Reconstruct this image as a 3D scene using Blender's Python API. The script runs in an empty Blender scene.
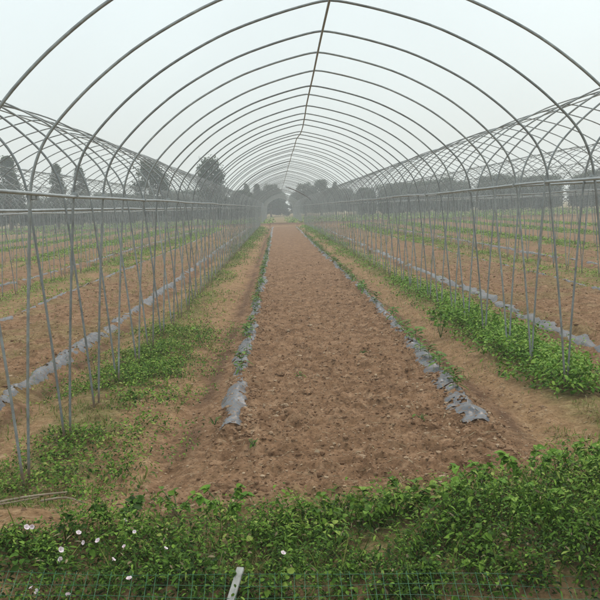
import bpy, bmesh, math, random
import numpy as np
random.seed(7); RNG = np.random.default_rng(11)
S = bpy.context.scene; COL = S.collection
rad = math.radians

# ------------------------------------------------------------------ render
S.view_settings.view_transform = 'Standard'; S.view_settings.look = 'None'
S.view_settings.exposure = 0; S.view_settings.gamma = 1
try:
    S.cycles.use_denoising = True; S.cycles.denoiser = 'OPENIMAGEDENOISE'
except Exception: pass
S.cycles.max_bounces = 5; S.cycles.diffuse_bounces = 2; S.cycles.glossy_bounces = 2
S.cycles.transparent_max_bounces = 8; S.cycles.volume_bounces = 1; S.cycles.transmission_bounces = 2

# ------------------------------------------------------------------ tagging
def tag(o, label=None, cat=None, group=None, kind=None):
    if label: o['label'] = label
    if cat: o['category'] = cat
    if group: o['group'] = group
    if kind: o['kind'] = kind
    return o
def empty(name, loc=(0, 0, 0), rz=0):
    o = bpy.data.objects.new(name, None); COL.objects.link(o)
    o.location = loc; o.rotation_euler = (0, 0, rz); o.empty_display_size = .1
    return o
def link(name, me, mat=None, parent=None):
    o = bpy.data.objects.new(name, me); COL.objects.link(o)
    if mat: me.materials.append(mat)
    if parent: o.parent = parent
    return o
def copy_tree(o, parent=None):
    c = o.copy(); COL.objects.link(c); c.parent = parent
    for ch in list(o.children): copy_tree(ch, c)
    return c

# ------------------------------------------------------------------ noise
def _hash(ix, iy, seed):
    n = (ix.astype(np.int64) * 374761393 + iy.astype(np.int64) * 668265263 + seed * 144665) & 0xffffffff
    n = ((n ^ (n >> 13)) * 1274126177) & 0xffffffff
    n = n ^ (n >> 16)
    return (n & 0xffff) / 65535.0
def vn(x, y, sc, seed=0):
    x = np.asarray(x, float) / sc; y = np.asarray(y, float) / sc
    ix = np.floor(x); iy = np.floor(y); fx = x - ix; fy = y - iy
    fx = fx * fx * (3 - 2 * fx); fy = fy * fy * (3 - 2 * fy)
    a = _hash(ix, iy, seed); b = _hash(ix + 1, iy, seed); c = _hash(ix, iy + 1, seed); d = _hash(ix + 1, iy + 1, seed)
    return (a + (b - a) * fx) * (1 - fy) + (c + (d - c) * fx) * fy
def sm(a, b, x):
    t = np.clip((np.asarray(x, float) - a) / (b - a), 0, 1); return t * t * (3 - 2 * t)
def bumpf(x, c, w): return np.exp(-((x - c) / w) ** 2)

# ------------------------------------------------------------------ layout
CX, PITCH_W, HALF = .38, 4.2, 2.09           # bay centre, bay spacing, half width at the foot
UL, UR = -.90, 1.13                          # film rows in each bay
YEND = 78.0
def drift(y):                                # the whole block bends a little to the left far away
    y = np.asarray(y, float); return -.0085 * np.clip(y - 14, 0, 120)
def bay_u(x, y):
    u = x - CX - drift(y)
    return u - PITCH_W * np.round(u / PITCH_W), np.round(u / PITCH_W)
def front_edge(x):                           # where the tilled soil meets the weedy headland
    return 4.72 + .12 * x + .25 * (vn(x, x * 0, .8, 5) - .5) + .25 * sm(1.0, 2.0, x)

def zones(x, y):
    u, b = bay_u(x, y)
    wob = (vn(x, y, .5, 21) - .5) * .22
    bed = sm(UL - .12, UL + .02, u + wob * .5) * (1 - sm(UR - .02, UR + .14, u + wob * .5))
    weedy = sm(1.72, 1.95, np.abs(u - .02) + wob)
    fe = front_edge(x)
    t = sm(fe - .1, fe + .25, y)
    bed = bed * t; 
    strip = bumpf(y, YEND + 1 - .22 * (x - CX), .9)
    bed = np.maximum(bed * (1 - sm(YEND - 4, YEND - 1, y)), strip)
    weedy = np.maximum(weedy, sm(YEND + 3, YEND + 8, y) * .8)
    return bed, weedy, t, strip, u, b
def height(x, y):
    x = np.asarray(x, float); y = np.asarray(y, float)
    bed, weedy, t, strip, u, b = zones(x, y)
    z = .045 * bed * (1 - strip) + .03 * weedy
    z += .035 * (bumpf(u, UL, .14) + bumpf(u, UR, .14)) * sm(5.8, 6.3, y) * (1 - sm(YEND - 3, YEND, y))
    z -= .05 * bumpf(np.abs(u - .1), 1.38, .14) * t
    z += .30 * strip
    lod = 1 / (1 + (np.clip(y - 5, 0, 200) / 22) ** 2)
    cl = np.abs(vn(x, y, .12, 1) - .5) * .060 + vn(x, y, .055, 2) * .040 + vn(x, y, .03, 3) * .022 + (vn(x * .35, y, .16, 7) - .5) * .03
    cl = cl - .035 + .03 * (vn(x, y, .35, 8) - .5)
    ln = (vn(x, y, .22, 4) - .5) * .04 + (vn(x, y, .06, 6) - .5) * .022 + (vn(x, y, .028, 16) - .5) * .008
    z += lod * (bed * cl * 1.15 + (1 - bed) * ln)
    z += (vn(x, y, 1.7, 9) - .5) * .05
    z += .028 * lod * np.exp(-((np.abs(u) - 2.09) / .07) ** 2 - ((np.mod(y - 5.16 + .5, 1) - .5) / .07) ** 2) * (y > 3.9)   # soil heaped round the pole feet
    # bank down to the ditch in front
    z -= np.clip(3.66 + .1 * (vn(x, y, .6, 12) - .5) - y, 0, 1.3) * .46
    # bare heap of earth on the left headland
    z += .10 * np.exp(-((x + 1.6) / .5) ** 2 - ((y - 4.42) / .3) ** 2)
    return z
def hz(x, y): return float(height(np.array([x]), np.array([y]))[0])

# ------------------------------------------------------------------ materials
class NT:
    def __init__(s, name):
        s.m = bpy.data.materials.new(name); s.m.use_nodes = True
        s.t = s.m.node_tree; s.t.nodes.clear(); s.out = s.n('ShaderNodeOutputMaterial')
    def n(s, ty, **kw):
        nd = s.t.nodes.new(ty)
        for k, v in kw.items(): setattr(nd, k, v)
        return nd
    def l(s, a, b): s.t.links.new(a, b)
    def noise(s, scale, detail=4, rough=.6, vec=None):
        nd = s.n('ShaderNodeTexNoise'); nd.inputs['Scale'].default_value = scale
        nd.inputs['Detail'].default_value = detail; nd.inputs['Roughness'].default_value = rough
        if vec: s.l(vec, nd.inputs['Vector'])
        return nd.outputs['Fac']
    def ramp(s, fac, stops):
        nd = s.n('ShaderNodeValToRGB'); e = nd.color_ramp.elements
        while len(e) < len(stops): e.new(.5)
        for i, (p, c) in enumerate(stops):
            e[i].position = p; e[i].color = (*c, 1) if len(c) == 3 else c
        s.l(fac, nd.inputs['Fac']); return nd.outputs['Color']
    def mix(s, fac, a, b, mode='MIX'):
        nd = s.n('ShaderNodeMix', data_type='RGBA', blend_type=mode)
        for sock, v in ((nd.inputs['Factor'], fac), (nd.inputs['A'], a), (nd.inputs['B'], b)):
            if hasattr(v, 'links'): s.l(v, sock)
            elif isinstance(v, tuple): sock.default_value = (*v, 1)
            else: sock.default_value = v
        return nd.outputs['Result']
    def attr(s, name):
        return s.n('ShaderNodeAttribute', attribute_name=name)
    def bsdf(s, col, rough=.8, bump=None, bstr=.3, bdist=.02, metal=0, spec=.3):
        p = s.n('ShaderNodeBsdfPrincipled')
        if hasattr(col, 'links'): s.l(col, p.inputs['Base Color'])
        else: p.inputs['Base Color'].default_value = (*col, 1)
        if hasattr(rough, 'links'): s.l(rough, p.inputs['Roughness'])
        else: p.inputs['Roughness'].default_value = rough
        p.inputs['Metallic'].default_value = metal; p.inputs['Specular IOR Level'].default_value = spec
        if bump is not None:
            bn = s.n('ShaderNodeBump'); bn.inputs['Strength'].default_value = bstr; bn.inputs['Distance'].default_value = bdist
            s.l(bump, bn.inputs['Height']); s.l(bn.outputs['Normal'], p.inputs['Normal'])
        s.p = p; return p.outputs['BSDF']
    def done(s, sh): s.l(sh, s.out.inputs['Surface']); return s.m

def soil_material():
    k = NT('soil'); geo = k.n('ShaderNodeNewGeometry'); pos = geo.outputs['Position']
    z = k.attr('zone'); sep = k.n('ShaderNodeSeparateColor'); k.l(z.outputs['Color'], sep.inputs['Color'])
    n1 = k.noise(9, 7, .68, pos); n2 = k.noise(45, 5, .7, pos); n3 = k.noise(1.3, 4, .55, pos); n4 = k.noise(4.2, 6, .72, pos)
    till = k.ramp(n1, [(.30, (.075, .039, .021)), (.48, (.215, .118, .063)), (.70, (.41, .260, .158))])
    till = k.mix(k.ramp(n3, [(.35, (0, 0, 0)), (.7, (.6, .6, .6))]), till, (.295, .170, .095))
    path = k.ramp(n1, [(.25, (.205, .115, .055)), (.55, (.345, .212, .112)), (.8, (.48, .335, .20))])
    weed = k.ramp(n1, [(.25, (.11, .078, .032)), (.5, (.235, .165, .075)), (.75, (.38, .30, .16))])
    weed = k.mix(k.ramp(n4, [(.45, (0, 0, 0)), (.62, (.6, .6, .6))]), weed, k.ramp(n1, [(.3, (.06, .082, .017)), (.7, (.17, .19, .05))]))
    c = k.mix(sep.outputs['Red'], path, till); c = k.mix(sep.outputs['Green'], c, weed)
    c = k.mix(.7, c, k.ramp(n2, [(.3, (.40, .37, .34)), (.5, (1, 1, 1)), (.75, (1.55, 1.53, 1.5))]), 'MULTIPLY')
    c = k.mix(.6, c, k.ramp(n4, [(.30, (.58, .55, .52)), (.5, (1, 1, 1)), (.7, (1.22, 1.22, 1.22))]), 'MULTIPLY')
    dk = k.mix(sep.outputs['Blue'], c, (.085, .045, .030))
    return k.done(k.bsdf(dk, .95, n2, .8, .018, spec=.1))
def clod_material():
    k = NT('soil_clod'); geo = k.n('ShaderNodeNewGeometry'); t = k.attr('tint')
    n = k.noise(60, 4, .7, geo.outputs['Position'])
    c = k.ramp(t.outputs['Fac'], [(0, (.15, .083, .046)), (.65, (.26, .155, .092)), (1, (.50, .365, .245))])
    c = k.mix(.5, c, k.ramp(n, [(.3, (.6, .55, .5)), (.7, (1.3, 1.3, 1.3))]), 'MULTIPLY')
    return k.done(k.bsdf(c, .95, n, .5, .01, spec=.1))
def leaf_material(name, stops, rough=.55, trans=.14):
    k = NT(name); t = k.attr('tint'); geo = k.n('ShaderNodeNewGeometry')
    c = k.ramp(t.outputs['Fac'], stops)
    c = k.mix(.5, c, k.ramp(k.noise(28, 3, .6, geo.outputs['Position']), [(.3, (.6, .65, .6)), (.7, (1.3, 1.25, 1.2))]), 'MULTIPLY')
    b = k.bsdf(c, rough, spec=.10)
    tr = k.n('ShaderNodeBsdfTranslucent'); k.l(c, tr.inputs['Color'])
    m = k.n('ShaderNodeMixShader'); m.inputs[0].default_value = trans
    k.l(b, m.inputs[1]); k.l(tr.outputs[0], m.inputs[2]); return k.done(m.outputs[0])
def steel_material():
    k = NT('galvanized_steel'); geo = k.n('ShaderNodeNewGeometry'); pos = geo.outputs['Position']
    n = k.noise(14, 5, .65, pos); n2 = k.noise(2.2, 3, .6, pos)
    c = k.ramp(n, [(.25, (.17, .18, .18)), (.55, (.30, .32, .32)), (.8, (.46, .48, .48))])
    c = k.mix(k.ramp(n2, [(.55, (0, 0, 0)), (.75, (.45, .45, .45))]), c, (.19, .155, .12))
    oi = k.n('ShaderNodeObjectInfo'); c = k.mix(.8, c, k.ramp(oi.outputs['Random'], [(0, (.7, .7, .7)), (1, (1.25, 1.25, 1.24))]), 'MULTIPLY')
    sx_ = k.n('ShaderNodeSeparateXYZ'); k.l(pos, sx_.inputs[0]); ad = k.n('ShaderNodeMath', operation='MULTIPLY_ADD'); k.l(n, ad.inputs[0]); ad.inputs[1].default_value = -.22; k.l(sx_.outputs['Z'], ad.inputs[2])
    c = k.mix(k.ramp(ad.outputs[0], [(0, (.85, .85, .85)), (.10, (0, 0, 0))]), c, (.21, .13, .075))
    return k.done(k.bsdf(c, k.ramp(n, [(.3, (.35,) * 3), (.7, (.6,) * 3)]), n, .15, .002, metal=.35, spec=.5))
def rail_material():
    k = NT('bright_galvanized_steel'); geo = k.n('ShaderNodeNewGeometry')
    n = k.noise(9, 5, .65, geo.outputs['Position'])
    c = k.ramp(n, [(.25, (.24, .25, .25)), (.6, (.38, .40, .40)), (.85, (.48, .49, .48))])
    return k.done(k.bsdf(c, .45, n, .15, .002, metal=.35, spec=.5))
def film_material():
    k = NT('mulch_film'); geo = k.n('ShaderNodeNewGeometry'); pos = geo.outputs['Position']
    n = k.noise(26, 5, .65, pos); n2 = k.noise(7, 4, .6, pos)
    c = k.ramp(n2, [(.3, (.075, .083, .098)), (.55, (.135, .148, .170)), (.8, (.235, .25, .275))])
    dirt = k.ramp(k.noise(38, 6, .75, pos), [(.50, (0, 0, 0)), (.58, (.9, .9, .9))])
    c = k.mix(dirt, c, (.24, .145, .08))
    b = k.bsdf(c, k.ramp(n, [(.3, (.26,) * 3), (.7, (.5,) * 3)]), n, .45, .010, spec=.4)
    tr = k.n('ShaderNodeBsdfTransparent'); m = k.n('ShaderNodeMixShader'); m.inputs[0].default_value = .120
    k.l(b, m.inputs[1]); k.l(tr.outputs[0], m.inputs[2]); return k.done(m.outputs[0])
def plain(name, stops, rough=.6, scale=12, metal=0, bump=.2, spec=.3):
    k = NT(name); geo = k.n('ShaderNodeNewGeometry'); n = k.noise(scale, 5, .65, geo.outputs['Position'])
    return k.done(k.bsdf(k.ramp(n, stops), rough, n, bump, .004, metal=metal, spec=spec))

M_SOIL = soil_material(); M_CLOD = clod_material(); M_STEEL = steel_material(); M_RAIL = rail_material(); M_FILM = film_material()
G3 = [(0, (.016, .038, .006)), (.40, (.062, .135, .015)), (.75, (.185, .31, .038)), (1, (.36, .40, .10))]
M_WEED = leaf_material('weed_leaf', G3)
M_BUSH = leaf_material('bright_weed_leaf', [(0, (.026, .062, .007)), (.5, (.115, .245, .025)), (1, (.30, .43, .075))])
M_SEED = leaf_material('seedling_leaf', [(0, (0.032, 0.072, 0.012)), (.6, (0.096, 0.184, 0.024)), (1, (0.192, 0.288, 0.064))])
M_GRASS = leaf_material('grass_blade', [(0, (0.040, 0.080, 0.012)), (.5, (0.112, 0.184, 0.028)), (.8, (0.240, 0.240, 0.064)), (1, (0.368, 0.304, 0.144))])
M_STRAW = leaf_material('dry_straw', [(0, (0.176, 0.128, 0.072)), (1, (0.400, 0.320, 0.200))], .8, .1)
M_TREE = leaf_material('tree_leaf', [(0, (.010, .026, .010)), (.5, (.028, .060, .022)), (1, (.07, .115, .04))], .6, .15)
M_BARK = plain('bark', [(.3, (.06, .045, .032)), (.7, (.16, .125, .095))], .95, 8)
M_STEM = plain('green_stem', [(.3, (.06, .10, .03)), (.7, (.13, .18, .06))], .7, 30)
M_PETAL = plain('pale_pink_petal', [(.3, (.72, .52, .56)), (.7, (.84, .74, .75))], .6, 30, bump=.05)
M_STICK = plain('weathered_stick', [(.3, (.20, .15, .10)), (.7, (.42, .34, .25))], .9, 25)
M_POST = plain('weathered_white_paint', [(.3, (.20, .19, .165)), (.5, (.34, .33, .30)), (.8, (.48, .47, .44))], .75, 18)
M_WIRE = plain('green_coated_wire', [(.3, (.010, .070, .028)), (.6, (.028, .145, .060)), (.8, (.16, .23, .15))], .45, 20, spec=.5)
M_WIRE2 = plain('rust_worn_wire', [(.3, (.20, .19, .14)), (.7, (.34, .36, .29))], .6, 20)

# ------------------------------------------------------------------ mesh builders
def tri_mesh(name, V, F, tint=None, smooth=True):
    V = np.ascontiguousarray(V, dtype=np.float32); F = np.ascontiguousarray(F, dtype=np.int32)
    me = bpy.data.meshes.new(name); nf, k = F.shape
    me.vertices.add(len(V)); me.vertices.foreach_set('co', V.ravel())
    me.loops.add(nf * k); me.loops.foreach_set('vertex_index', F.ravel())
    me.polygons.add(nf); me.polygons.foreach_set('loop_start', np.arange(0, nf * k, k, dtype=np.int32))
    me.polygons.foreach_set('use_smooth', np.full(nf, smooth))
    if tint is not None:
        a = me.attributes.new('tint', 'FLOAT', 'POINT'); a.data.foreach_set('value', np.ascontiguousarray(tint, dtype=np.float32))
    me.update(calc_edges=True); return me
def join(parts):                            # parts: list of (V, F, tint)
    Vs, Fs, Ts, o = [], [], [], 0
    for V, F, T in parts:
        Vs.append(V); Fs.append(F + o); Ts.append(T); o += len(V)
    return np.concatenate(Vs), np.concatenate(Fs), np.concatenate(Ts)
_ts = np.array([.24, .55, .82])
LF = []
for a, b in ((1, 4), (4, 7)):
    for i in (0, 1): LF += [(a + i, a + i + 1, b + i + 1), (a + i, b + i + 1, b + i)]
LF = np.array([(0, 2, 1), (0, 3, 2)] + LF + [(7, 8, 10), (8, 9, 10)])
def leaves(P, az, pitch, L, W, droop, tint, roll=None, prof=(.78, 1., .58)):
    P = np.asarray(P, float); n = len(P)
    az, pitch, L, W, droop, tint = [np.broadcast_to(np.asarray(v, float), (n,)) for v in (az, pitch, L, W, droop, tint)]
    f = np.stack([np.cos(az) * np.cos(pitch), np.sin(az) * np.cos(pitch), np.sin(pitch)], 1)
    s = np.stack([-np.sin(az), np.cos(az), np.zeros(n)], 1); u = np.cross(f, s)
    if roll is not None:
        c, q = np.cos(roll)[:, None], np.sin(roll)[:, None]; s, u = s * c + u * q, u * c - s * q
    V = np.zeros((n, 11, 3)); V[:, 0] = P
    for i, t in enumerate(_ts):
        mid = P + f * (L * t)[:, None]; mid[:, 2] -= droop * L * t * t
        w = (W * prof[i] * .5)[:, None]
        V[:, 1 + 3 * i] = mid - s * w + u * w * .35; V[:, 2 + 3 * i] = mid; V[:, 3 + 3 * i] = mid + s * w + u * w * .35
    tip = P + f * L[:, None]; tip[:, 2] -= droop * L; V[:, 10] = tip
    F = (LF[None] + (np.arange(n) * 11)[:, None, None]).reshape(-1, 3)
    return V.reshape(-1, 3), F, np.repeat(tint, 11)
def tube(pts, r, n=8, r2=None, cap=True):
    pts = np.asarray(pts, float); m = len(pts); T = np.gradient(pts, axis=0); T /= np.linalg.norm(T, axis=1)[:, None]
    ref = np.array([0, 1., 0]) if abs(T[:, 1]).max() < .9 else np.array([1., 0, 0])
    if abs(T @ ref).max() > .95: ref = np.array([.3, .2, .93])
    A = np.cross(T, ref); A /= np.linalg.norm(A, axis=1)[:, None]; B = np.cross(T, A)
    rr = np.linspace(r, r2 if r2 is not None else r, m)[:, None, None]
    a = np.linspace(0, 2 * np.pi, n, endpoint=False)
    V = pts[:, None] + rr * (A[:, None] * np.cos(a)[None, :, None] + B[:, None] * np.sin(a)[None, :, None])
    V = V.reshape(-1, 3); F = []
    for i in range(m - 1):
        for j in range(n):
            p, q = i * n + j, i * n + (j + 1) % n; F += [(p, q, q + n), (p, q + n, p + n)]
    if cap:
        V = np.vstack([V, pts[:1], pts[-1:]]); c0, c1 = len(V) - 2, len(V) - 1
        for j in range(n):
            F += [(c0, (j + 1) % n, j), (c1, (m - 1) * n + j, (m - 1) * n + (j + 1) % n)]
    return V, np.array(F), np.full(len(V), .5)

# ------------------------------------------------------------------ ground
def steps(a, b, d0, f):
    out = [a]; d = d0
    while out[-1] < b: out.append(out[-1] + d); d *= f
    return out
xs = np.array([-v for v in steps(3.2, 420, .03, 1.045)][::-1] + list(np.arange(-3.18, 4.6, .02)) + steps(4.6, 420, .03, 1.045))
ys = [2.6]
while ys[-1] < 90: ys.append(ys[-1] + .02 * max(1, ys[-1] / 5.5) ** 1.45)
ys = np.array([-60, -30, -12, -5, -1.5, .5, 1.5, 2.1, 2.4] + ys + steps(92, 520, 2.5, 1.12))
X, Y = np.meshgrid(xs, ys); H = height(X.ravel(), Y.ravel())
nx, ny = len(xs), len(ys)
idx = np.arange(nx * ny).reshape(ny, nx)
Q = np.stack([idx[:-1, :-1], idx[:-1, 1:], idx[1:, 1:], idx[1:, :-1]], -1).reshape(-1, 4)
gm = tri_mesh('ground', np.stack([X.ravel(), Y.ravel(), H], 1), Q)
bed, weedy, t, strip, u, b = zones(X.ravel(), Y.ravel())
wb = (vn(X.ravel(), Y.ravel(), .4, 35) - .5) * .25
bed = np.maximum(bed, .9 * sm(UL - .55, UL - .35, u + wb) * (1 - sm(UR + .22, UR + .42, u + wb)) * sm(4.2, 4.6, Y.ravel()) * (1 - sm(YEND - 4, YEND - 1, Y.ravel())))
headland = 1 - t
weedy = np.maximum(weedy * (.75 + .5 * vn(X.ravel(), Y.ravel(), .8, 33)), headland * sm(-.5, .3, vn(X.ravel(), Y.ravel(), .4, 30) * 1.2 - .45 + sm(-1.2, -.4, X.ravel())))
weedy = weedy * (1 - np.clip(1.3 * np.exp(-((X.ravel() + 1.62) / .55) ** 2 - ((Y.ravel() - 4.40) / .36) ** 2), 0, 1))
weedy = weedy * (1 - .8 * sm(3.75, 3.55, Y.ravel()))
weedy = np.maximum(weedy, (b != 0) * .5 * sm(.50, .66, .6 * vn(X.ravel(), Y.ravel(), .9, 36) + .4 * vn(X.ravel(), Y.ravel(), .3, 37)) * t)
bed = bed * (1 - .1 * (b != 0))
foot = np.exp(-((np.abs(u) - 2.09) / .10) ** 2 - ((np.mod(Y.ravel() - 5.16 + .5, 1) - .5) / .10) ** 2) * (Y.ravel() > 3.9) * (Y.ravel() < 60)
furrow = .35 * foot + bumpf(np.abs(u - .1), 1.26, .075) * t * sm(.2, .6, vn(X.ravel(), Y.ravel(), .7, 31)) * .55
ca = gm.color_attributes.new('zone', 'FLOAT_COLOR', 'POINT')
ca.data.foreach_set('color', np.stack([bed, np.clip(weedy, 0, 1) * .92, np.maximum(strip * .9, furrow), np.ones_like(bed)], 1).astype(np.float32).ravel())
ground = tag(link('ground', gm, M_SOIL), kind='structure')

# loose clods and straw bits on the tilled soil
def lumps(x, y, r, tint, sink=.3):
    base = np.array([(0, 0, 1.)] + [(.894 * math.cos(a), .894 * math.sin(a), .447) for a in np.arange(5) * 2 * np.pi / 5]
                    + [(.894 * math.cos(a), .894 * math.sin(a), -.447) for a in (np.arange(5) + .5) * 2 * np.pi / 5] + [(0, 0, -1.)])
    F = [(0, 1 + i, 1 + (i + 1) % 5) for i in range(5)] + [(11, 6 + (i + 1) % 5, 6 + i) for i in range(5)]
    for i in range(5): F += [(1 + i, 6 + i, 1 + (i + 1) % 5), (6 + i, 6 + (i + 1) % 5, 1 + (i + 1) % 5)]
    n = len(x); V = base[None] * (1 + RNG.normal(0, .22, (n, 12, 1))) * np.stack([RNG.uniform(.7, 1.4, n), RNG.uniform(.7, 1.4, n), RNG.uniform(.5, .9, n)], 1)[:, None]
    V = V * r[:, None, None]; z = height(x, y) + r * (.35 - sink)
    V += np.stack([x, y, z], 1)[:, None]
    F = (np.array(F)[None] + (np.arange(n) * 12)[:, None, None]).reshape(-1, 3)
    return V.reshape(-1, 3), F, np.repeat(tint, 12)
n = 20000
cy = 4.6 + 26 * RNG.beta(.85, 2.6, n); cx = CX + RNG.uniform(-1.0, 1.25, n) + drift(cy)
keep = cy > front_edge(cx) + .1; cx, cy = cx[keep], cy[keep]
cr = np.clip(RNG.lognormal(-5.2, .55, len(cx)), .003, .026)
A = lumps(cx, cy, cr, RNG.random(len(cx)))
n = 8000; py = 4.8 + 14 * RNG.random(n) ** 1.5; px = CX + np.where(RNG.random(n) < .5, RNG.uniform(-1.75, -1.0, n), RNG.uniform(1.2, 1.75, n))
B_ = lumps(px, py, np.clip(RNG.lognormal(-5.4, .5, n), .002, .02), .4 + .6 * RNG.random(n))
n = 700; hx = RNG.uniform(-2.6, 3.4, n); hy = RNG.uniform(2.9, 4.7, n)
C_ = lumps(hx, hy, np.clip(RNG.lognormal(-5., .5, n), .004, .02), .3 + .6 * RNG.random(n))
n = 9000; ny_ = 6.5 + 18 * RNG.random(n) ** 1.5; nx_ = CX + np.where(RNG.random(n) < .5, -1, 1) * PITCH_W + RNG.uniform(-1, 1.2, n)
D_ = lumps(nx_, ny_, np.clip(RNG.lognormal(-4.8, .45, n), .005, .028), RNG.random(n))
n = 1800; ey = 6.0 + 12 * RNG.random(n) ** 1.5; sd = RNG.random(n) < .5; ex = CX + np.where(sd, UL + .07, UR - .06) + drift(ey) + np.where(RNG.random(n) < .5, -1, 1) * np.abs(RNG.normal(.085, .035, n))
E_ = lumps(ex, ey, np.clip(RNG.lognormal(-4.9, .45, n), .004, .022), .3 + .6 * RNG.random(n), -.15)
tag(link('loose_soil_clods', tri_mesh('loose_soil_clods', *join([A, B_, C_, D_, E_]), smooth=False), M_CLOD),
    'loose crumbly brown soil clods scattered over the tilled bed and paths', 'soil', kind='stuff')
n = 3200; sy = 4.3 + 13 * RNG.random(n) ** 1.6; sx = RNG.uniform(-2.6, 3.4, n)
tag(link('straw_litter', tri_mesh('straw_litter', *leaves(np.stack([sx, sy, height(sx, sy) + .010], 1), RNG.uniform(0, 6.28, n), RNG.normal(0.05, .15, n),
    RNG.uniform(.02, .11, n), RNG.uniform(.003, .008, n), 0.05, RNG.random(n))), M_STRAW),
    'bits of pale dry straw littering the soil', 'straw', kind='stuff')

# ------------------------------------------------------------------ hoop tunnel frames
PROF = [(2.10, -.12), (2.085, .05), (2.05, .6), (2.01, 1.1), (1.965, 1.6), (1.935, 1.9), (1.90, 2.06), (1.84, 2.20), (1.755, 2.32), (1.62, 2.46),
        (1.46, 2.60), (1.25, 2.755), (1.00, 2.90), (.72, 3.03), (.40, 3.135), (.12, 3.205), (0, 3.222)]
def smooth_curve(P, k=4):
    P = np.array(P, float); out = []
    for i in range(len(P) - 1):
        p0, p1, p2, p3 = P[max(i - 1, 0)], P[i], P[i + 1], P[min(i + 2, len(P) - 1)]
        for t in np.arange(k) / k:
            out.append(.5 * ((2 * p1) + (p2 - p0) * t + (2 * p0 - 5 * p1 + 4 * p2 - p3) * t * t + (3 * p1 - p0 - 3 * p2 + p3) * t ** 3))
    out.append(P[-1]); return np.array(out)
right = smooth_curve(PROF, 3); left = right[::-1].copy(); left[:, 0] *= -1
arch = np.vstack([right, left[1:]])
def hoop_mesh(n):
    V, F, T = tube(np.stack([arch[:, 0], np.zeros(len(arch)), arch[:, 1]], 1), .0097, n)
    return tri_mesh('hoop', V, F)
HOOP = hoop_mesh(8); HOOP.materials.append(M_STEEL)
HOOP_FAR = hoop_mesh(5); HOOP_FAR.materials.append(M_STEEL)
def clip_mesh():
    bm = bmesh.new(); bmesh.ops.create_cube(bm, size=1)
    bmesh.ops.scale(bm, vec=(.05, .05, .042), verts=bm.verts); bmesh.ops.bevel(bm, geom=bm.edges[:], offset=.008, segments=2, affect='EDGES')
    me = bpy.data.meshes.new('clip'); bm.to_mesh(me); bm.free(); return me
CLIP = clip_mesh(); CLIP.materials.append(M_RAIL)
D0 = 5.16
def ridge_dx(y): return -.045 * sm(16.3, 18.2, y) + .03 * sm(10, 16, y)
def bay_frame(b, y0, nh, label, near=False, group='rows of pipe hoop tunnel frames'):
    cx = CX + b * PITCH_W; root = empty('hoop_tunnel_frame', (cx, 0, 0))
    tag(root, label, 'greenhouse frame', group)
    R = random.Random(100 + b * 7 + int(y0)); hx = []
    for i in range(nh):
        y = y0 + i + R.uniform(-.05, .05) + b * .031
        o = bpy.data.objects.new('hoop', HOOP if y < 30 else HOOP_FAR); COL.objects.link(o); o.parent = root
        z = R.uniform(-.02, .02); dx = float(drift(y)) + R.uniform(-.013, .013)
        o.location = (dx, y, z); o.rotation_euler = (R.uniform(-.012, .012), R.uniform(-.004, .004), R.uniform(-.012, .012))
        hx.append((dx, y, z))
    hx = np.array(hx)
    yy = np.linspace(y0 - .08, y0 + nh - .9, 3 * nh); dd = np.interp(yy, hx[:, 1], hx[:, 0]); zz = np.interp(yy, hx[:, 1], hx[:, 2])
    ker = np.ones(9) / 9; dd = np.convolve(np.pad(dd, 4, 'edge'), ker, 'valid'); zz = np.convolve(np.pad(zz, 4, 'edge'), ker, 'valid')
    link('ridge_pole', tri_mesh('ridge_pole', *tube(np.stack([dd + ridge_dx(yy), yy, zz + 3.222 - .020], 1), .0100, 8)), M_STEEL, root)
    for s in (-1, 1):
        sag = .006 * np.sin(yy * .8 + s)
        link('side_rail', tri_mesh('side_rail', *tube(np.stack([dd + s * (1.935 - .026), yy, zz + (1.80 if b == -1 else 1.885) + sag], 1), .0115, 8)), M_RAIL, root)
    if near:
        for dx, y, z in hx[:14]:
            for s in (-1, 1):
                o = bpy.data.objects.new('clip', CLIP); COL.objects.link(o); o.parent = root
                o.location = (dx + s * 1.925, y, z + 1.887)
    return root
bay_frame(0, D0 - 1, 75, 'galvanized pipe hoop tunnel frame arching straight over the middle soil bed', True)
names = {-1: 'hoop tunnel frame directly left of the middle bed, over the bed with bluish film', 1: 'hoop tunnel frame directly right of the middle bed, beyond the leafy weed patch',
         -2: 'second hoop tunnel frame to the left of the middle tunnel', 2: 'second hoop tunnel frame to the right of the middle tunnel',
         -3: 'third hoop tunnel frame to the left, hazy behind two others', 3: 'third hoop tunnel frame to the right, hazy behind two others',
         -4: 'outermost hazy hoop tunnel frame on the far left', 4: 'outermost hazy hoop tunnel frame on the far right'}
for b_ in (-1, 1, -2, 2, -3, 3, -4, 4): bay_frame(b_, D0 - 1 + (0 if abs(b_) < 3 else 6), 75 if abs(b_) < 3 else 69, names[b_])
for b_, nm in ((0, 'far pipe hoop tunnel frame in line with the middle bed beyond the dark soil strip'), (-1, 'far hoop tunnel frame left of the centre beyond the dark soil strip'),
               (1, 'far hoop tunnel frame right of the centre beyond the dark soil strip')):
    bay_frame(b_, 85, 45, nm)
# a bent pipe drooping from the ridge far down the tunnel
pp = smooth_curve([(-.30, 57.5, 3.17), (.15, 57.6, 3.0), (.7, 57.7, 2.72), (1.15, 57.8, 2.45), (1.42, 57.9, 2.2)], 4)
pp[:, 0] += .5
tag(link('drooping_pipe', tri_mesh('drooping_pipe', *tube(pp, .032, 7)), M_BARK), 'dark bent pipe drooping from the ridge at the far end of the middle tunnel', 'pipe')

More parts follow.
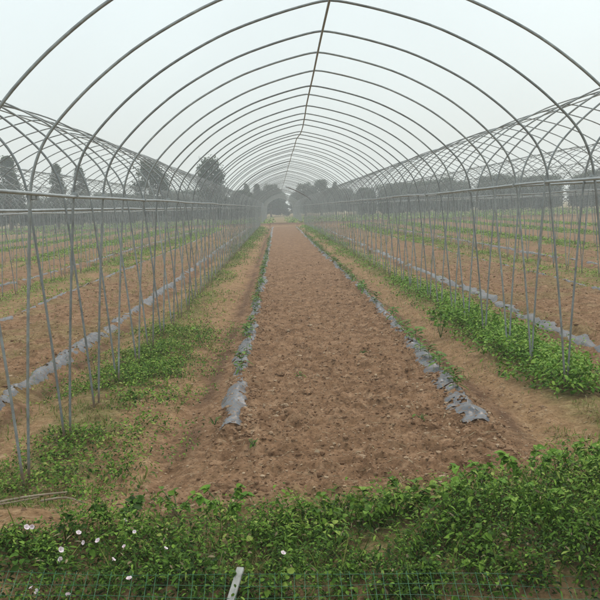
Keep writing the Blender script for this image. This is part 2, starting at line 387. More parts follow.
# ------------------------------------------------------------------ mulch film rows
def film(b, uu, y0, y1, w0, lo, label, group, fine=True, seed=0):
    yy = [y0]
    while yy[-1] < y1: yy.append(yy[-1] + (.014 if fine else .05) * max(1, yy[-1] / 7) ** 1.3)
    yy = np.array(yy); m = 19; s = np.linspace(-1, 1, m)
    cx = CX + b * PITCH_W + uu + drift(yy) + (.07 if uu < 0 else -.10) * (b == 0) * (1 - sm(6.2, 10, yy)) + .05 * (vn(yy, yy * 0, .9, 40 + seed) - .5) + .05 * (vn(yy, yy * 0, .3, 41 + seed) - .5)
    w = w0 * (.55 + .75 * vn(yy, yy * 0, .55, 42 + seed)); w = w * (1 + .25 * bumpf(yy, y0 + .1, .25))
    Xg = cx[:, None] + w[:, None] * s[None] * (.93 + .14 * vn(yy[:, None] + 0 * s, s[None] * 9 + 0 * yy[:, None], .12, 43 + seed)); Yg = yy[:, None] + 0 * s[None]
    lod = np.maximum(.15, 1 / (1 + (Yg / 30) ** 2))
    base = sum(height((Xg + ox).ravel(), (Yg + oy).ravel()) for ox, oy in ((0, .05), (.045, -.03), (-.045, -.03), (.02, .02), (-.02, .0))).reshape(Xg.shape) / 5
    wr = np.abs(vn(Xg, Yg * .6, .07, 45 + seed) - .5) * .014 + vn(Xg, Yg, .028, 46) * .004
    bury = (vn(Xg, Yg, .28, 47 + seed) * .82 + vn(Xg, Yg, .08, 50 + seed) * .18 - lo) * .10
    Z = base + np.clip(np.minimum(.010, .012 + bury - .010 * sm(9, 30, Yg)) , -.03, .03) + wr * lod + .008 - .036 * np.abs(s)[None] ** 2.5
    V = np.stack([Xg, Yg, Z], -1).reshape(-1, 3); ii = np.arange(len(yy) * m).reshape(len(yy), m)
    F = np.stack([ii[:-1, :-1], ii[:-1, 1:], ii[1:, 1:], ii[1:, :-1]], -1).reshape(-1, 4)
    tear = vn(V[:, 0], V[:, 1], .09, 48 + seed) * .6 + vn(V[:, 0], V[:, 1], .03, 49) * .4 + .22 * np.abs(np.tile(s, len(yy))) ** 2
    F = F[(tear[F] < .86).all(1)]
    return tag(link('mulch_film', tri_mesh('mulch_film', V, F), M_FILM), label, 'plastic film', group)
FG = 'strips of plastic mulch film along the beds'
film(0, UL, 6.15, 72, .105, .42, 'crumpled grey plastic film strip along the left edge of the middle bed', FG, seed=1)
film(0, UR + .02, 6.05, 72, .12, .46, 'ragged grey plastic film strip with seedlings along the right edge of the middle bed', FG, seed=2)
film(-1, UR + .02, 5.6, 72, .10, .46, 'bluish plastic film strip in the left tunnel just behind the near pole line', FG, seed=3)
film(-1, UL, 7.0, 72, .07, .56, 'pale plastic film strip on the far side of the bed in the left tunnel', FG, False, 4)
film(1, UL - .12, 6.6, 72, .10, .55, 'pale plastic film strip behind the leafy weed patch in the right tunnel', FG, False, 5)
film(1, UR, 8.0, 72, .07, .58, 'thin pale film strip on the far side of the bed in the right tunnel', FG, False, 6)
film(-2, UR, 9.0, 70, .08, .56, 'pale film strip on the near edge of the second bed to the left', FG, False, 7)
film(2, UL, 10.0, 70, .08, .56, 'pale film strip on the near edge of the second bed to the right', FG, False, 8)

# ------------------------------------------------------------------ plants
def plant_leaves(x, y, r, h, n, L, wr=.6, tint0=.5, seed=0, prof=(.78, 1., .58), zb=None, droop=.35):
    """arrays of plants -> leaves spread through each plant's volume"""
    x, y, r, h, n, L = [np.asarray(v) for v in np.broadcast_arrays(x, y, r, h, n, L)]
    n = n.astype(int); k = np.repeat(np.arange(len(x)), n); N = len(k)
    t = RNG.random(N) ** .75; a = RNG.uniform(0, 2 * np.pi, N); q = np.sqrt(RNG.random(N))
    px = x[k] + r[k] * q * np.cos(a); py = y[k] + r[k] * q * np.sin(a)
    z0 = height(px, py) if zb is None else zb[k]
    pz = z0 + .01 + h[k] * (.1 + .9 * t) * (1 - .55 * q ** 2)
    az = a + RNG.normal(0, .9, N); pit = RNG.normal(.25, .45, N)
    ll = L[k] * RNG.uniform(.55, 1.25, N)
    tint = np.clip(tint0 + .50 * (t - .62) + RNG.normal(0, .17, N) + .12 * RNG.standard_normal(len(x))[k], 0, 1)  # lower leaves tinted darker, plant shade painted in; tops lighter like new growth
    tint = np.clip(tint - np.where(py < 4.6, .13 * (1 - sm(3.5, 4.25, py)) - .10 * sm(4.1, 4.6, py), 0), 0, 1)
    return leaves(np.stack([px, py, pz], 1), az, pit, ll, ll * wr * RNG.uniform(.8, 1.2, N), RNG.uniform(.1, droop * 1.6, N), tint, RNG.normal(0, .35, N), prof)
def blades(x, y, L, W, tint, spread=.5, zoff=0):
    N = len(x); return leaves(np.stack([x, y, height(x, y) - .005 + zoff], 1), RNG.uniform(0, 6.28, N), 1.35 - np.abs(RNG.normal(0, spread, N)), L, W,
                              RNG.uniform(.1, .7, N), tint, None, (.95, .8, .5))
def stems_to(x, y, r, h, n):                 # thin stems under the leaves of near plants
    out = []
    for i in range(len(x)):
        for j in range(n):
            a = random.uniform(0, 6.28); z = hz(x[i], y[i])
            e = np.array([x[i] + r[i] * .8 * math.cos(a), y[i] + r[i] * .8 * math.sin(a), z + h[i] * random.uniform(.5, .85)])
            s0 = np.array([x[i], y[i], z - .01]); mid = (s0 + e) / 2 + np.array([0, 0, .12 * h[i]])
            out.append(tube(smooth_curve([s0, mid, e], 3), .003, 4, .0016, False))
    return out

D0_ = 5.16
# foreground headland: a mat of small-leaved weeds with taller clumps
def fore_h(x):                               # how high the weeds stand across the frame
    return .155 - .05 * sm(-1.0, -1.35, x) + .11 * sm(.5, 1.6, x) + .05 * bumpf(x, -.95, .35) + .05 * bumpf(x, -.35, .25) - .03 * bumpf(x, .15, .35)
def fore_ok(x, y):
    bare = 1.1 * np.exp(-((x + 1.62) / .50) ** 2 - ((y - 4.42) / .26) ** 2) + 1.1 * np.exp(-((x + .36) / .20) ** 2 - ((y - 4.27) / .13) ** 2) + .8 * np.exp(-((x + .2) / .10) ** 2 - ((y - 3.72) / .12) ** 2)
    bare = bare + .95 * np.exp(-((x - 1.0) / .62) ** 2 - ((y - 3.44) / .13) ** 2) + .95 * np.exp(-((x - .42) / .16) ** 2 - ((y - 4.0) / .13) ** 2)
    return (bare < .45 + .25 * (vn(x, y, .15, 60) - .5)) & (y < front_edge(x) - .12 + .22 * (vn(x, y, .25, 61) - .5)) 
n = 3000; x = RNG.uniform(-2.5, 3.1, n); y = RNG.uniform(2.95, 5.3, n)
k = fore_ok(x, y) & (vn(x, y, .3, 62) > .17); x, y = x[k], y[k]
h = fore_h(x) * RNG.uniform(.55, 1.15, len(x)) * (.45 + .75 * sm(3.45, 4.4, y)); r = RNG.uniform(.06, .13, len(x))
h *= .62 + .8 * vn(x, y, .22, 64)
sp = RNG.random(len(x)) + .5 * (vn(x, y, .4, 65) - .5); parts = []
for lo, hi, nl, l0, l1, wr_, t_ in ((-9, .42, 50, .014, .027, .62, .40), (.42, .86, 48, .024, .046, .27, .46), (.86, 9, 26, .026, .042, .74, .47)):
    q = (sp >= lo) & (sp < hi)
    parts.append(plant_leaves(x[q], y[q], r[q], h[q], RNG.integers(int(nl * .75), int(nl * 1.25), q.sum()), RNG.uniform(l0, l1, q.sum()), wr_, t_))
g = RNG.random(len(x)) < .35
parts += stems_to(x[g], y[g], r[g], h[g], 3)
tag(link('weed_mat', tri_mesh('weed_mat', *join(parts)), M_WEED), 'dense low mat of small leaved green weeds across the foreground headland', 'weeds', kind='stuff')
n = 6500; x = RNG.uniform(-2.7, 3.1, n); y = RNG.uniform(3.1, 5.4, n); k = fore_ok(x, y) & (vn(x, y, .35, 63) > .42); x, y = x[k], y[k]
bl = [blades(x, y, RNG.uniform(.10, .27, len(x)), RNG.uniform(.004, .009, len(x)), RNG.random(len(x)) * .7, .5)]
n = 11000; x = np.clip(RNG.normal(-1.75, .45, n), -2.9, -1.0); y = 4.55 + 7.5 * RNG.random(n) ** 1.3; k = vn(x, y, .3, 66) > .42; x, y = x[k], y[k]
bl.append(blades(x, y, RNG.uniform(.03, .11, len(x)), RNG.uniform(.004, .008, len(x)), .2 + .7 * RNG.random(len(x)), .7))
fx, fy = [], []
for i in range(-1, 26):
    for sd in (-1, 1):
        m = 16; fx.append(RNG.normal(CX + sd * HALF + float(drift(D0_ + i)), .06, m)); fy.append(RNG.normal(D0_ + i, .06, m))
x = np.concatenate(fx); y = np.concatenate(fy)
bl.append(blades(x, y, RNG.uniform(.06, .2, len(x)), RNG.uniform(.003, .006, len(x)), .1 + .8 * RNG.random(len(x)), .5))
n = 420; x = RNG.normal(-.24, .12, n); y = RNG.normal(3.85, .13, n)
bl.append(blades(x, y, RNG.uniform(.06, .16, n), RNG.uniform(.003, .005, n), .8 + .2 * RNG.random(n), .9))
n = 8000; x2 = RNG.uniform(1.7, 3.3, n); y2 = RNG.uniform(5.1, 7.2, n); k = (x2 > 1.85 + .1 * (y2 - 5)) & (vn(x2, y2, .22, 68) > .45); x2, y2 = x2[k], y2[k]
bl.append(blades(x2, y2, RNG.uniform(.03, .11, len(x2)), RNG.uniform(.003, .007, len(x2)), .55 + .45 * RNG.random(len(x2)), .9))
for b_, n in ((-1.5, 2600), (.5, 2200), (-2.5, 1600), (1.5, 1600), (-1, 9000), (0, 7000), (-2, 3500), (1, 3500), (-3, 2500), (2, 2500)):
    y = 8 + 62 * RNG.random(n) ** 1.7; x = CX + (b_ + .5) * PITCH_W + drift(y) + np.clip(RNG.normal(0, .42 if b_ == int(b_) else .8, n), -1.1, 1.1); k = vn(x, y, 1.1, 67) > .36; x, y = x[k], y[k]; sc = np.maximum(1, y / 11)
    bl.append(blades(x, y, RNG.uniform(.06, .14, len(x)) * np.minimum(sc, 2), .005 * sc, .35 + .45 * RNG.random(len(x)), .6))
tag(link('headland_grass', tri_mesh('headland_grass', *join(bl)), M_GRASS), 'thin green and straw coloured grass blades among the weeds and along the pole lines', 'grass', kind='stuff')

n = 1500; x = RNG.uniform(-2.5, 3.0, n); y = RNG.uniform(3.1, 5.0, n); k = fore_ok(x, y); x, y = x[k], y[k]
tag(link('withered_leaves', tri_mesh('withered_leaves', *leaves(np.stack([x, y, height(x, y) + fore_h(x) * RNG.uniform(.1, .95, len(x)) * (.4 + .6 * sm(3.4, 4.2, y))], 1), RNG.uniform(0, 6.28, len(x)), RNG.normal(.1, .6, len(x)),
    RNG.uniform(.015, .05, len(x)), RNG.uniform(.006, .016, len(x)), .3, RNG.random(len(x)) * .7, RNG.normal(0, .6, len(x)))), M_STRAW), 'withered brown leaves and stalks among the foreground weeds', 'dry leaves', kind='stuff')

# weed strips between the tunnels
def strip_leaves(b, y0, y1, dens, hgt, L, wid, tint, cut, off=0, lod=1.25, seed=0, nl=9):
    N = int((y1 - y0) * wid * 2 * dens)
    yy = y0 + (y1 - y0) * RNG.random(N) ** lod
    ce = CX + (b + .5) * PITCH_W + off + drift(yy); xx = ce + np.clip(RNG.normal(0, .55, N), -1.25, 1.25) * wid
    k = vn(xx, yy, .55, 70 + seed) * .65 + vn(xx, yy, 1.8, 71 + seed) * .35 > cut; xx, yy = xx[k], yy[k]; N = len(xx)
    sc = np.maximum(1, yy / 13) ** .75
    return plant_leaves(xx, yy, .085 * sc, hgt * RNG.uniform(.4, 1.2, N) * (.45 + 1.1 * vn(xx, yy, .38, 75 + seed)), nl, L * sc, .5, tint)
patch = [strip_leaves(-1, 4.9, 12, 165, .10, .028, .68, .52, .36, .10, 1, 0, 16), strip_leaves(-1, 11, 74, 20, .10, .032, .55, .62, .47, .1, 1.6, 1),
         strip_leaves(-1, 6.4, 9.8, 110, .13, .034, .36, .55, .42, .22, 1, 3, 15)]
tag(link('left_weed_strip', tri_mesh('weed_patches', *join(patch)), M_WEED), 'patchy low weeds along the pole line left of the middle bed', 'weeds', kind='stuff')
bush = [strip_leaves(0, 6.95, 12.5, 300, .30, .050, .40, .56, .16, .16, 1.0, 4), strip_leaves(0, 12, 18, 100, .18, .044, .42, .56, .28, .15, 1, 5),
        strip_leaves(0, 17, 74, 18, .12, .034, .52, .62, .44, .05, 1.6, 6)]
tag(link('leafy_weed_patch', tri_mesh('leafy_weed_patch', *join(bush)), M_BUSH), 'bushy bright green weeds along the pole line right of the middle bed', 'weeds', kind='stuff')
far = []
for b_ in (-2, 1): far.append(strip_leaves(b_, 7, 76, 24, .10, .032, .70, .74, .45, 0, 1.4, 8 + b_))
for b_ in (-3, -4, -5, 2, 3, 4): far.append(strip_leaves(b_, 12, 78, 20, .11, .042, .8, .75, .38, 0, 1.25, 12 + b_))
for b_, uu in ((-1, -1.3), (-2, .8), (-2, -1), (1, 1.3), (2, -.7), (2, 1)):   # crop rows and weeds in the neighbouring beds
    far.append(strip_leaves(b_ - 1, 9, 74, 9, .08, .036, .4, .7, .46, uu + 2.1, 1.3, 30 + b_))
tag(link('far_weed_strips', tri_mesh('far_weed_strips', *join(far)), M_BUSH), 'green weed strips and low crops in the neighbouring tunnels', 'weeds', kind='stuff')
N = 2600; yy = 79.5 + 60 * RNG.random(N) ** 1.2; xx = RNG.uniform(-40, 45, N); k = np.abs(xx - CX - drift(yy)) > .9; xx, yy = xx[k], yy[k]
tag(link('far_field_grass', tri_mesh('far_field_grass', *plant_leaves(xx, yy, .5, .25, 8, .28, .5, .6)), M_BUSH), 'hazy green growth in the field beyond the dark soil strip', 'grass', kind='stuff')

# single seedlings in the film rows
def seedling_mesh(seed, hgt, n):
    R = np.random.default_rng(seed); P = [tube(smooth_curve([(0, 0, -.01), (.006, .003, hgt * .5), (.002, -.004, hgt)], 3), .004, 5, .002, False)]
    a = np.arange(n) * 2.4 + R.random(); t = np.linspace(.3, 1, n)
    pos = np.stack([.015 * np.cos(a), .015 * np.sin(a), hgt * t], 1)
    P.append(leaves(pos, a, R.normal(.35, .25, n), hgt * R.uniform(.5, .8, n), hgt * R.uniform(.24, .36, n), .35, R.uniform(.35, .9, n)))
    me = tri_mesh('seedling', *join(P)); me.materials.append(M_SEED); return me
SEED = [seedling_mesh(1, .15, 10), seedling_mesh(2, .18, 13), seedling_mesh(3, .11, 8)]
def seedling_row(b, uu, y0, y1, step, label, group, p=.85, sc=1):
    y = y0; i = 0
    while y < y1:
        y += step * random.uniform(.75, 1.3) * max(1, y / 26)
        if random.random() > p: continue
        x = CX + b * PITCH_W + uu + float(drift(y)) + random.gauss(0, .025)
        o = bpy.data.objects.new('seedling', SEED[i % 3] if i % 5 else SEED[1]); COL.objects.link(o); i += 1
        o.location = (x, y, hz(x, y)); o.rotation_euler = (random.gauss(0, .12), random.gauss(0, .12), random.uniform(0, 6.28))
        o.scale = (random.uniform(.7, 1.25) * sc,) * 3; tag(o, label, 'seedling', group)
seedling_row(0, UL - .02, 7.6, 48, .34, 'small green seedling in the film row on the left edge of the middle bed', 'seedlings along the left film row', .72, .78)
seedling_row(0, UR + .02, 6.5, 48, .33, 'small green seedling in the film row on the right edge of the middle bed', 'seedlings along the right film row', .9, .84)

# single larger weeds that stand out
def weed(name, label, cat, x, y, hgt, rr, n, L, mat, wr=.6, tint=.55, blade=False, group=None, zb=None):
    root = empty(name, (x, y, hz(x, y))); tag(root, label, cat, group); R = random.Random(int(x * 1000 + y * 77))
    st, V = [], []
    ns = 5 if not blade else 0; tips = []
    for j in range(ns):
        a = j * 2.4 + R.random(); e = np.array([rr * .8 * math.cos(a), rr * .8 * math.sin(a), hgt * R.uniform(.7, 1)])
        c = smooth_curve([(0, 0, -.01), e * .5 + np.array([0, 0, hgt * .12]), e], 4); st.append(tube(c, .004, 5, .002, False)); tips.append(c)
    if blade:
        a = RNG.uniform(0, 6.28, n); V.append(leaves(np.zeros((n, 3)) + np.stack([.02 * np.cos(a), .02 * np.sin(a), 0 * a], 1), a, RNG.uniform(.75, 1.4, n), hgt * RNG.uniform(.8, 1.4, n), L,
                      RNG.uniform(.15, .6, n), np.clip(RNG.normal(tint, .12, n), 0, 1), None, (.95, .85, .55)))
    else:
        P = []; A = []
        for i in range(n):
            c = tips[i % ns]; q = c[R.randrange(len(c) // 3, len(c))]; P.append(q); A.append(math.atan2(q[1], q[0]) + R.gauss(0, .9))
        ll = L * RNG.uniform(.6, 1.2, n); V.append(leaves(np.array(P), np.array(A), RNG.normal(.2, .35, n), ll, ll * wr, RNG.uniform(.15, .6, n),
                                                         np.clip(RNG.normal(tint, .14, n), 0, 1), RNG.normal(0, .3, n), (.9, 1., .55)))
        link('stem', tri_mesh('stem', *join(st)), M_STEM, root)
    link('leaves', tri_mesh('leaves', *join(V)), mat, root); return root
WG = 'broad leaved weeds along the headland edge'
for x, y, h_, r_, n_, L_, lab in [
    (1.08, 4.62, .26, .16, 34, .085, 'broad leaved weed at the soil edge below the right film end'),
    (.66, 4.5, .22, .15, 28, .085, 'broad leaved weed with large pale leaves at the front right of the bed'),
    (1.45, 4.85, .30, .18, 44, .08, 'tall leafy weed at the right end of the foreground weeds'),
    (1.85, 4.9, .30, .20, 50, .085, 'bright green broad leaved weed at the right frame edge'),
    (.42, 4.42, .2, .13, 24, .075, 'small broad leaved weed near the middle of the headland edge'),
    (-.40, 4.55, .20, .15, 30, .07, 'broad leaved weed at the soil edge below the left film end'),
    (-.98, 4.36, .24, .15, 46, .06, 'dark bushy weed beside the bare earth patch on the left'),
    (-.68, 4.6, .18, .13, 26, .06, 'low leafy weed left of the soil front edge'),
    (1.3, 4.25, .24, .15, 30, .075, 'leafy weed in the middle of the right foreground weeds'),
    (.18, 4.40, .17, .12, 22, .07, 'low broad leaved weed in front of the middle of the bed')]:
    weed('broadleaf_weed', lab, 'weed', x, y, h_ * .8, r_ * 1.1, int(n_ * 2.2), L_ * .78, M_BUSH if n_ > 28 and 'dark' not in lab else M_WEED, .75, .3 if 'dark' in lab else .6, group=WG)
weed('tall_weed', 'taller upright weed at the near edge of the pole line on the right', 'weed', 2.0, 10.6, .40, .17, 150, .06, M_BUSH, .5, .5)
weed('grass_tuft', 'arching strap leaved grass tuft amid the right foreground weeds', 'grass', 1.30, 4.02, .20, .1, 12, .017, M_GRASS, tint=.42, blade=True, group='grass tufts')
weed('grass_tuft', 'pale strap leaved tuft just above the wire mesh at right', 'grass', 1.0, 3.72, .13, .1, 9, .02, M_GRASS, tint=.55, blade=True, group='grass tufts')
weed('grass_tuft', 'grass tuft in front of the nearest left pole foot', 'grass', -1.85, 4.85, .16, .1, 40, .007, M_GRASS, tint=.35, blade=True, group='grass tufts')
weed('path_weed', 'small lone weed on the left path beside the furrow', 'weed', -1.12, 10.6, .2, .12, 26, .07, M_BUSH, .6, .5)
for (x, y) in ((-.28, 5.75), (1.02, 6.3), (.86, 9.3), (-.62, 6.5), (.1, 8.2)):
    weed('soil_weed', 'tiny green weed sprouting in the middle bed', 'weed', x, y, .06, .045, 9, .04, M_SEED, .4, .6, group='tiny weeds in the bed')

# bindweed flowers
def petal_mesh():
    bm = bmesh.new(); n = 20; c = bm.verts.new((0, 0, -.022)); rings = []
    for rr, z in ((.004, -.015), (.009, -.004), (.016, .002), (.0225, .003)):
        rings.append([bm.verts.new((rr * (1 + .06 * math.cos(5 * a)) * math.cos(a), rr * (1 + .06 * math.cos(5 * a)) * math.sin(a), z + .0015 * math.cos(5 * a))) for a in [2 * math.pi * i / n for i in range(n)]])
    for i in range(n):
        bm.faces.new((c, rings[0][(i + 1) % n], rings[0][i]))
        for p, q in zip(rings, rings[1:]): bm.faces.new((p[i], p[(i + 1) % n], q[(i + 1) % n], q[i]))
    me = bpy.data.meshes.new('corolla'); bm.to_mesh(me); bm.free()
    for f in me.polygons: f.use_smooth = True
    me.materials.append(M_PETAL); return me
fr = empty('bindweed_flower'); link('corolla', petal_mesh(), None, fr)
fs = link('stem', tri_mesh('stem', *tube(smooth_curve([(0, 0, -.02), (.004, .003, -.06), (.012, .0, -.13)], 3), .0016, 5)), M_STEM, fr)
FL = [(-1.36, 4.03), (-1.34, 4.05), (-1.1, 4.03), (-1.13, 3.81), (-1.11, 3.72), (-1.04, 3.88), (-.97, 3.88), (-.86, 3.72), (-.83, 3.82), (-.88, 4.13), (-.81, 3.99),
      (-.77, 3.61), (-.85, 3.52), (-1.22, 3.61), (-1.19, 3.59), (-1.04, 3.56), (-.63, 3.83), (-.06, 3.76), (-1.24, 3.4), (.69, 3.5)]
for i, (x, y) in enumerate(FL):
    o = fr if i == 0 else copy_tree(fr)
    o.location = (x, y, hz(x, y) + .06 + .09 * float(sm(3.45, 3.95, y))); o.rotation_euler = (.6 + random.gauss(0, .4), random.gauss(0, .5), random.uniform(-.9, .9)); s = random.uniform(.40, .66); o.scale = (s,) * 3
    lab = 'pale pink bindweed flower open among the weeds at the lower left'
    if i == 17: lab = 'single pale bindweed flower right of the white post'
    if i == 19: lab = 'single pale bindweed flower above the mesh on the right'
    tag(o, lab, 'flower', 'pale bindweed flowers')

# dry sticks on the bare earth
def stick(pts, r, lab):
    P = np.array([(x, y, hz(x, y) + dz) for x, y, dz in pts]); tag(link('dry_stick', tri_mesh('dry_stick', *tube(smooth_curve(P, 3), r, 6, r * .5)), M_STICK), lab, 'stick', 'dry sticks')
stick([(-1.85, 4.62, .02), (-1.6, 4.72, .05), (-1.38, 4.86, .07)], .010, 'longer pale dry stick lying on the bare earth at left')
stick([(-1.48, 4.66, .03), (-1.36, 4.74, .07), (-1.24, 4.72, .04)], .008, 'short bent dry stick at the right end of the bare earth')
stick([(-1.78, 4.52, .02), (-1.62, 4.60, .03), (-1.5, 4.70, .05)], .006, 'thin dry stick beside the longer stick at left')

# wire mesh fence laid back on the bank, with its post
fence = empty('wire_mesh_fence', (.1, 3.78, hz(.1, 3.78))); tag(fence, 'green wire mesh fence leaning back on the bank at the bottom edge', 'fence')
bx, by, bz = fence.location
def fpt(a, s):                               # a along the fence, s down the slope
    y = 3.60 - .906 * s; return np.array([a, y, .075 - .048 * a - .423 * s + .008 * math.sin(a * 3.1) * (1 - s)]) - np.array([bx, by, bz])
wv, wh = [], []
for i, a in enumerate(np.arange(-2.3, 2.6, .052)):
    j = random.gauss(0, .006); pts = [fpt(a + j + .01 * math.sin(a * 7) * s, s) for s in np.linspace(-.012, 1.0, 7)]
    wv.append(tube(pts, .00135, 5))
for s in np.arange(0, 1.0, .062):
    wh.append(tube([fpt(a, s + .006 * math.sin(a * 5 + s * 20)) for a in np.arange(-2.3, 2.6, .09)], .0013, 5))
link('upright_wire', tri_mesh('upright_wire', *join(wv)), M_WIRE, fence)
link('cross_wire', tri_mesh('cross_wire', *join(wh)), M_WIRE, fence)
bm = bmesh.new(); bmesh.ops.create_cube(bm, size=1); bmesh.ops.scale(bm, vec=(.034, .018, .92), verts=bm.verts)
bmesh.ops.bevel(bm, geom=bm.edges[:], offset=.003, segments=1, affect='EDGES')
me = bpy.data.meshes.new('post'); bm.to_mesh(me); bm.free(); po = link('post', me, M_POST, fence)
po.location = fpt(-.36, .40) + np.array([0, 0, -.016]); po.rotation_euler = (rad(-65), 0, rad(-14))

# ------------------------------------------------------------------ trees
def tree_proto(seed, shape):
    R = np.random.default_rng(seed); rr = random.Random(seed)
    trunk = [tube(smooth_curve([(0, 0, -.2), (.03, .02, .3), (.0, .05, .62)], 3), .035, 8, .014, False)]; cl = []
    for i in range(9):
        a = i * 2.4; z = .25 + .5 * i / 9; l = .22 * (1.1 - z) if shape == 'cone' else .24
        e = np.array([l * math.cos(a), l * math.sin(a), z + .14]); trunk.append(tube(smooth_curve([(0, .02, z), e * np.array([.5, .5, 1]) - np.array([0, 0, .05]), e], 2), .011, 5, .004, False)); cl.append(e)
    pts, tn = [], []
    for i in range(84):
        z = rr.uniform(.18, 1.0) if shape == 'cone' else rr.uniform(.25, 1.0)
        w = .27 * (1.06 - z) ** .8 if shape == 'cone' else .30 * math.sqrt(max(.03, 1 - ((z - .58) / .46) ** 2))
        a = rr.uniform(0, 6.28); q = w * math.sqrt(rr.uniform(.15, 1)); c = np.array([q * math.cos(a), q * math.sin(a), z]); s = rr.uniform(.045, .085) * (.7 if shape == 'cone' else 1)
        p = c + np.clip(R.normal(0, 1, (95, 3)), -2, 2) * s * .62 * np.array([1, 1, .8])
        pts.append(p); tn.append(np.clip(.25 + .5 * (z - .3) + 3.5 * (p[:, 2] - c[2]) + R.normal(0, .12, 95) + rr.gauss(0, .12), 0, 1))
    pts = np.concatenate(pts); n = len(pts)
    V = leaves(pts, R.uniform(0, 6.28, n), R.normal(0, .5, n), R.uniform(.024, .045, n), R.uniform(.016, .028, n), .3, np.concatenate(tn), R.normal(0, .6, n))
    return tri_mesh('trunk', *join(trunk)), tri_mesh('crown', *V)
PROTO = {}
for i, sh in enumerate(('round', 'cone', 'round', 'cone')):
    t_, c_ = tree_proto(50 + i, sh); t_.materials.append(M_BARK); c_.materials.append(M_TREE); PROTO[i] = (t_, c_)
def tree(p, x, y, h, w, label, group=None):
    root = empty('tree', (x, y, hz(x, y) - .1), random.uniform(0, 6.28)); root.scale = (h * w, h * w, h); tag(root, label, 'tree', group)
    for nm, me in zip(('trunk', 'crown'), PROTO[p]):
        o = bpy.data.objects.new(nm, me); COL.objects.link(o); o.parent = root
tree(1, -31.2, 95, 8.4, .95, 'dark pointed tree at the left frame edge behind the tunnels')
tree(1, -26.0, 96, 7.4, .75, 'slim pointed tree, second from the left frame edge')
tree(3, -23.9, 98, 7.2, .85, 'pointed tree third from the left, beside the slim one')
tree(2, -14.7, 93, 7.3, .85, 'broad dark tree behind the left tunnel roofs')
tree(0, -8.2, 95, 7.6, .68, 'round crowned tree nearest the middle tunnel on the left')
tree(3, -6.6, 150, 6.1, .8, 'narrow hazy tree left of the far tunnel end')
tree(1, -4.9, 155, 6.2, .9, 'second narrow hazy tree left of the far tunnel end')
tree(0, -2.2, 152, 6.0, 1.0, 'round hazy tree just left of the far tunnel end')
tree(0, 3.9, 150, 5.9, 1.0, 'round hazy tree just right of the far tunnel end')
tree(2, 6.8, 150, 6.3, 1.0, 'taller hazy tree right of the far tunnel end')
tree(3, 9.6, 152, 6.0, .8, 'narrow hazy tree right of the far tunnel end')
# far-off wood that closes the view: many crowns in one mass
def wood(name, label, spots):
    Vt = []
    for x, y, h, w, p in spots:
        me = PROTO[p][1]; a = random.uniform(0, 6.28); n = len(me.vertices); co = np.empty(n * 3, np.float32); me.vertices.foreach_get('co', co); co = co.reshape(-1, 3)
        c, s = math.cos(a), math.sin(a); q = np.stack([(co[:, 0] * c - co[:, 1] * s) * h * w + x, (co[:, 0] * s + co[:, 1] * c) * h * w + y, (co[:, 2] - .12) * h], 1)
        tn = np.empty(n, np.float32); me.attributes['tint'].data.foreach_get('value', tn); f = np.arange(len(LF))  # same face pattern as the crown
        F = (LF[None] + (np.arange(n // 11) * 11)[:, None, None]).reshape(-1, 3); Vt.append((q, F, tn))
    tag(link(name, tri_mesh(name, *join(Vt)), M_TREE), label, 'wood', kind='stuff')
wood('far_wood_right', 'hazy far-off wood along the right horizon', [(11 + 1.5 * i + random.uniform(-.8, .8), random.uniform(112, 122), random.uniform(4.2, 5.2) + .05 * i, random.uniform(1.0, 1.4), random.choice((0, 2))) for i in range(34)])
wood('far_wood_left', 'hazy far-off wood along the left horizon', [(-54 + 1.5 * i + random.uniform(-.8, .8), random.uniform(112, 124), random.uniform(3.6, 5.2), random.uniform(1.0, 1.5), random.choice((0, 2))) for i in range(33)])
wood('far_wood_behind', 'hazy far-off wood behind the tunnel ends', [(-32 + 1.7 * i + random.uniform(-.8, .8), random.uniform(158, 170), random.uniform(4.3, 5.8), random.uniform(1.0, 1.4), random.choice((0, 2, 3))) for i in range(42)])

# ------------------------------------------------------------------ haze
hm = bpy.data.materials.new('haze'); hm.use_nodes = True; nt = hm.node_tree; nt.nodes.clear()
o_ = nt.nodes.new('ShaderNodeOutputMaterial'); v_ = nt.nodes.new('ShaderNodeVolumeScatter')
v_.inputs['Color'].default_value = (.91, .965, 1.0, 1); v_.inputs['Density'].default_value = .0027; v_.inputs['Anisotropy'].default_value = .2
nt.links.new(v_.outputs[0], o_.inputs['Volume'])
bm = bmesh.new(); bmesh.ops.create_cube(bm, size=1); bmesh.ops.scale(bm, vec=(500, 520, 42), verts=bm.verts); bmesh.ops.translate(bm, vec=(0, 190, 18), verts=bm.verts)
me = bpy.data.meshes.new('haze'); bm.to_mesh(me); bm.free(); tag(link('haze', me, hm), kind='structure')

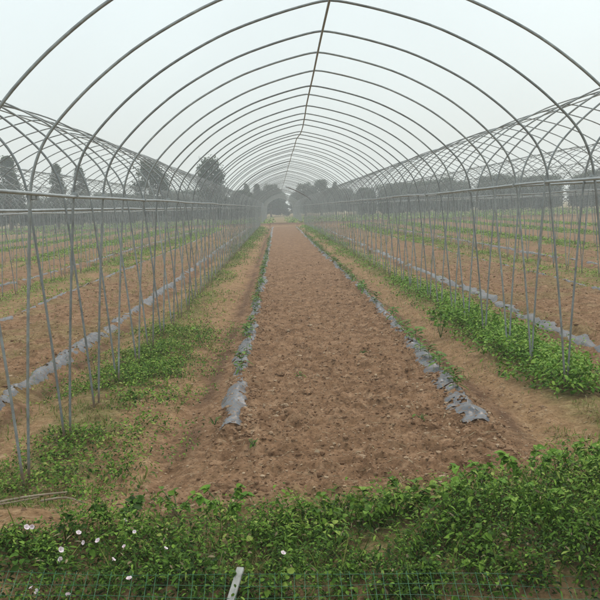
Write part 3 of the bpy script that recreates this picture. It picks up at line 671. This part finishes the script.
# ------------------------------------------------------------------ light
W = bpy.data.worlds.new('World'); S.world = W; W.use_nodes = True; nt = W.node_tree; nt.nodes.clear()
wo = nt.nodes.new('ShaderNodeOutputWorld'); bg = nt.nodes.new('ShaderNodeBackground'); sky = nt.nodes.new('ShaderNodeTexSky')
sky.sky_type = 'NISHITA'; sky.sun_disc = False; sky.sun_elevation = rad(55); sky.sun_rotation = rad(25); sky.dust_density = 5; sky.air_density = 1.0; sky.ozone_density = 1
mx = nt.nodes.new('ShaderNodeMix'); mx.data_type = 'RGBA'; mx.inputs['Factor'].default_value = .86
nt.links.new(sky.outputs[0], mx.inputs['A']); mx.inputs['B'].default_value = (8.1, 9.3, 9.5, 1)   # overcast veil over the clear sky
tc = nt.nodes.new('ShaderNodeTexCoord'); nz = nt.nodes.new('ShaderNodeTexNoise'); nz.inputs['Scale'].default_value = 2.2; nz.inputs['Detail'].default_value = 4
nt.links.new(tc.outputs['Generated'], nz.inputs['Vector']); mr = nt.nodes.new('ShaderNodeMapRange'); mr.inputs['From Min'].default_value = .3; mr.inputs['From Max'].default_value = .7
mr.inputs['To Min'].default_value = .93; mr.inputs['To Max'].default_value = 1.06; nt.links.new(nz.outputs['Fac'], mr.inputs['Value'])
vm = nt.nodes.new('ShaderNodeVectorMath'); vm.operation = 'SCALE'; nt.links.new(mx.outputs['Result'], vm.inputs[0]); nt.links.new(mr.outputs['Result'], vm.inputs['Scale'])
nt.links.new(vm.outputs['Vector'], bg.inputs['Color']); bg.inputs['Strength'].default_value = .120
nt.links.new(bg.outputs[0], wo.inputs['Surface'])
sl = bpy.data.lights.new('sun', 'SUN'); sl.energy = 1.5; sl.angle = rad(14); sl.color = (1, .96, .9)
so = bpy.data.objects.new('sun', sl); COL.objects.link(so); so.rotation_euler = (rad(35), 0, rad(-25 + 180))

# ------------------------------------------------------------------ camera
import mathutils
p_, y_, r_ = rad(6.478), rad(.924), rad(1.981)
Rz = np.array([[math.cos(y_), -math.sin(y_), 0], [math.sin(y_), math.cos(y_), 0], [0, 0, 1]])
Rx = np.array([[1, 0, 0], [0, math.cos(p_), -math.sin(p_)], [0, math.sin(p_), math.cos(p_)]])
Ry = np.array([[math.cos(r_), 0, -math.sin(r_)], [0, 1, 0], [math.sin(r_), 0, math.cos(r_)]])
Mw = (Ry @ Rx @ Rz).T                        # columns: right, forward, up in the world
cam = bpy.data.cameras.new('camera'); co = bpy.data.objects.new('camera', cam); COL.objects.link(co)
cam.sensor_width = 36; cam.lens = 36 * 820 / 600; cam.clip_end = 2000; cam.clip_start = .05
co.matrix_world = mathutils.Matrix([[Mw[0, 0], Mw[0, 2], -Mw[0, 1], 0], [Mw[1, 0], Mw[1, 2], -Mw[1, 1], 0], [Mw[2, 0], Mw[2, 2], -Mw[2, 1], 1.75], [0, 0, 0, 1]])
S.camera = co
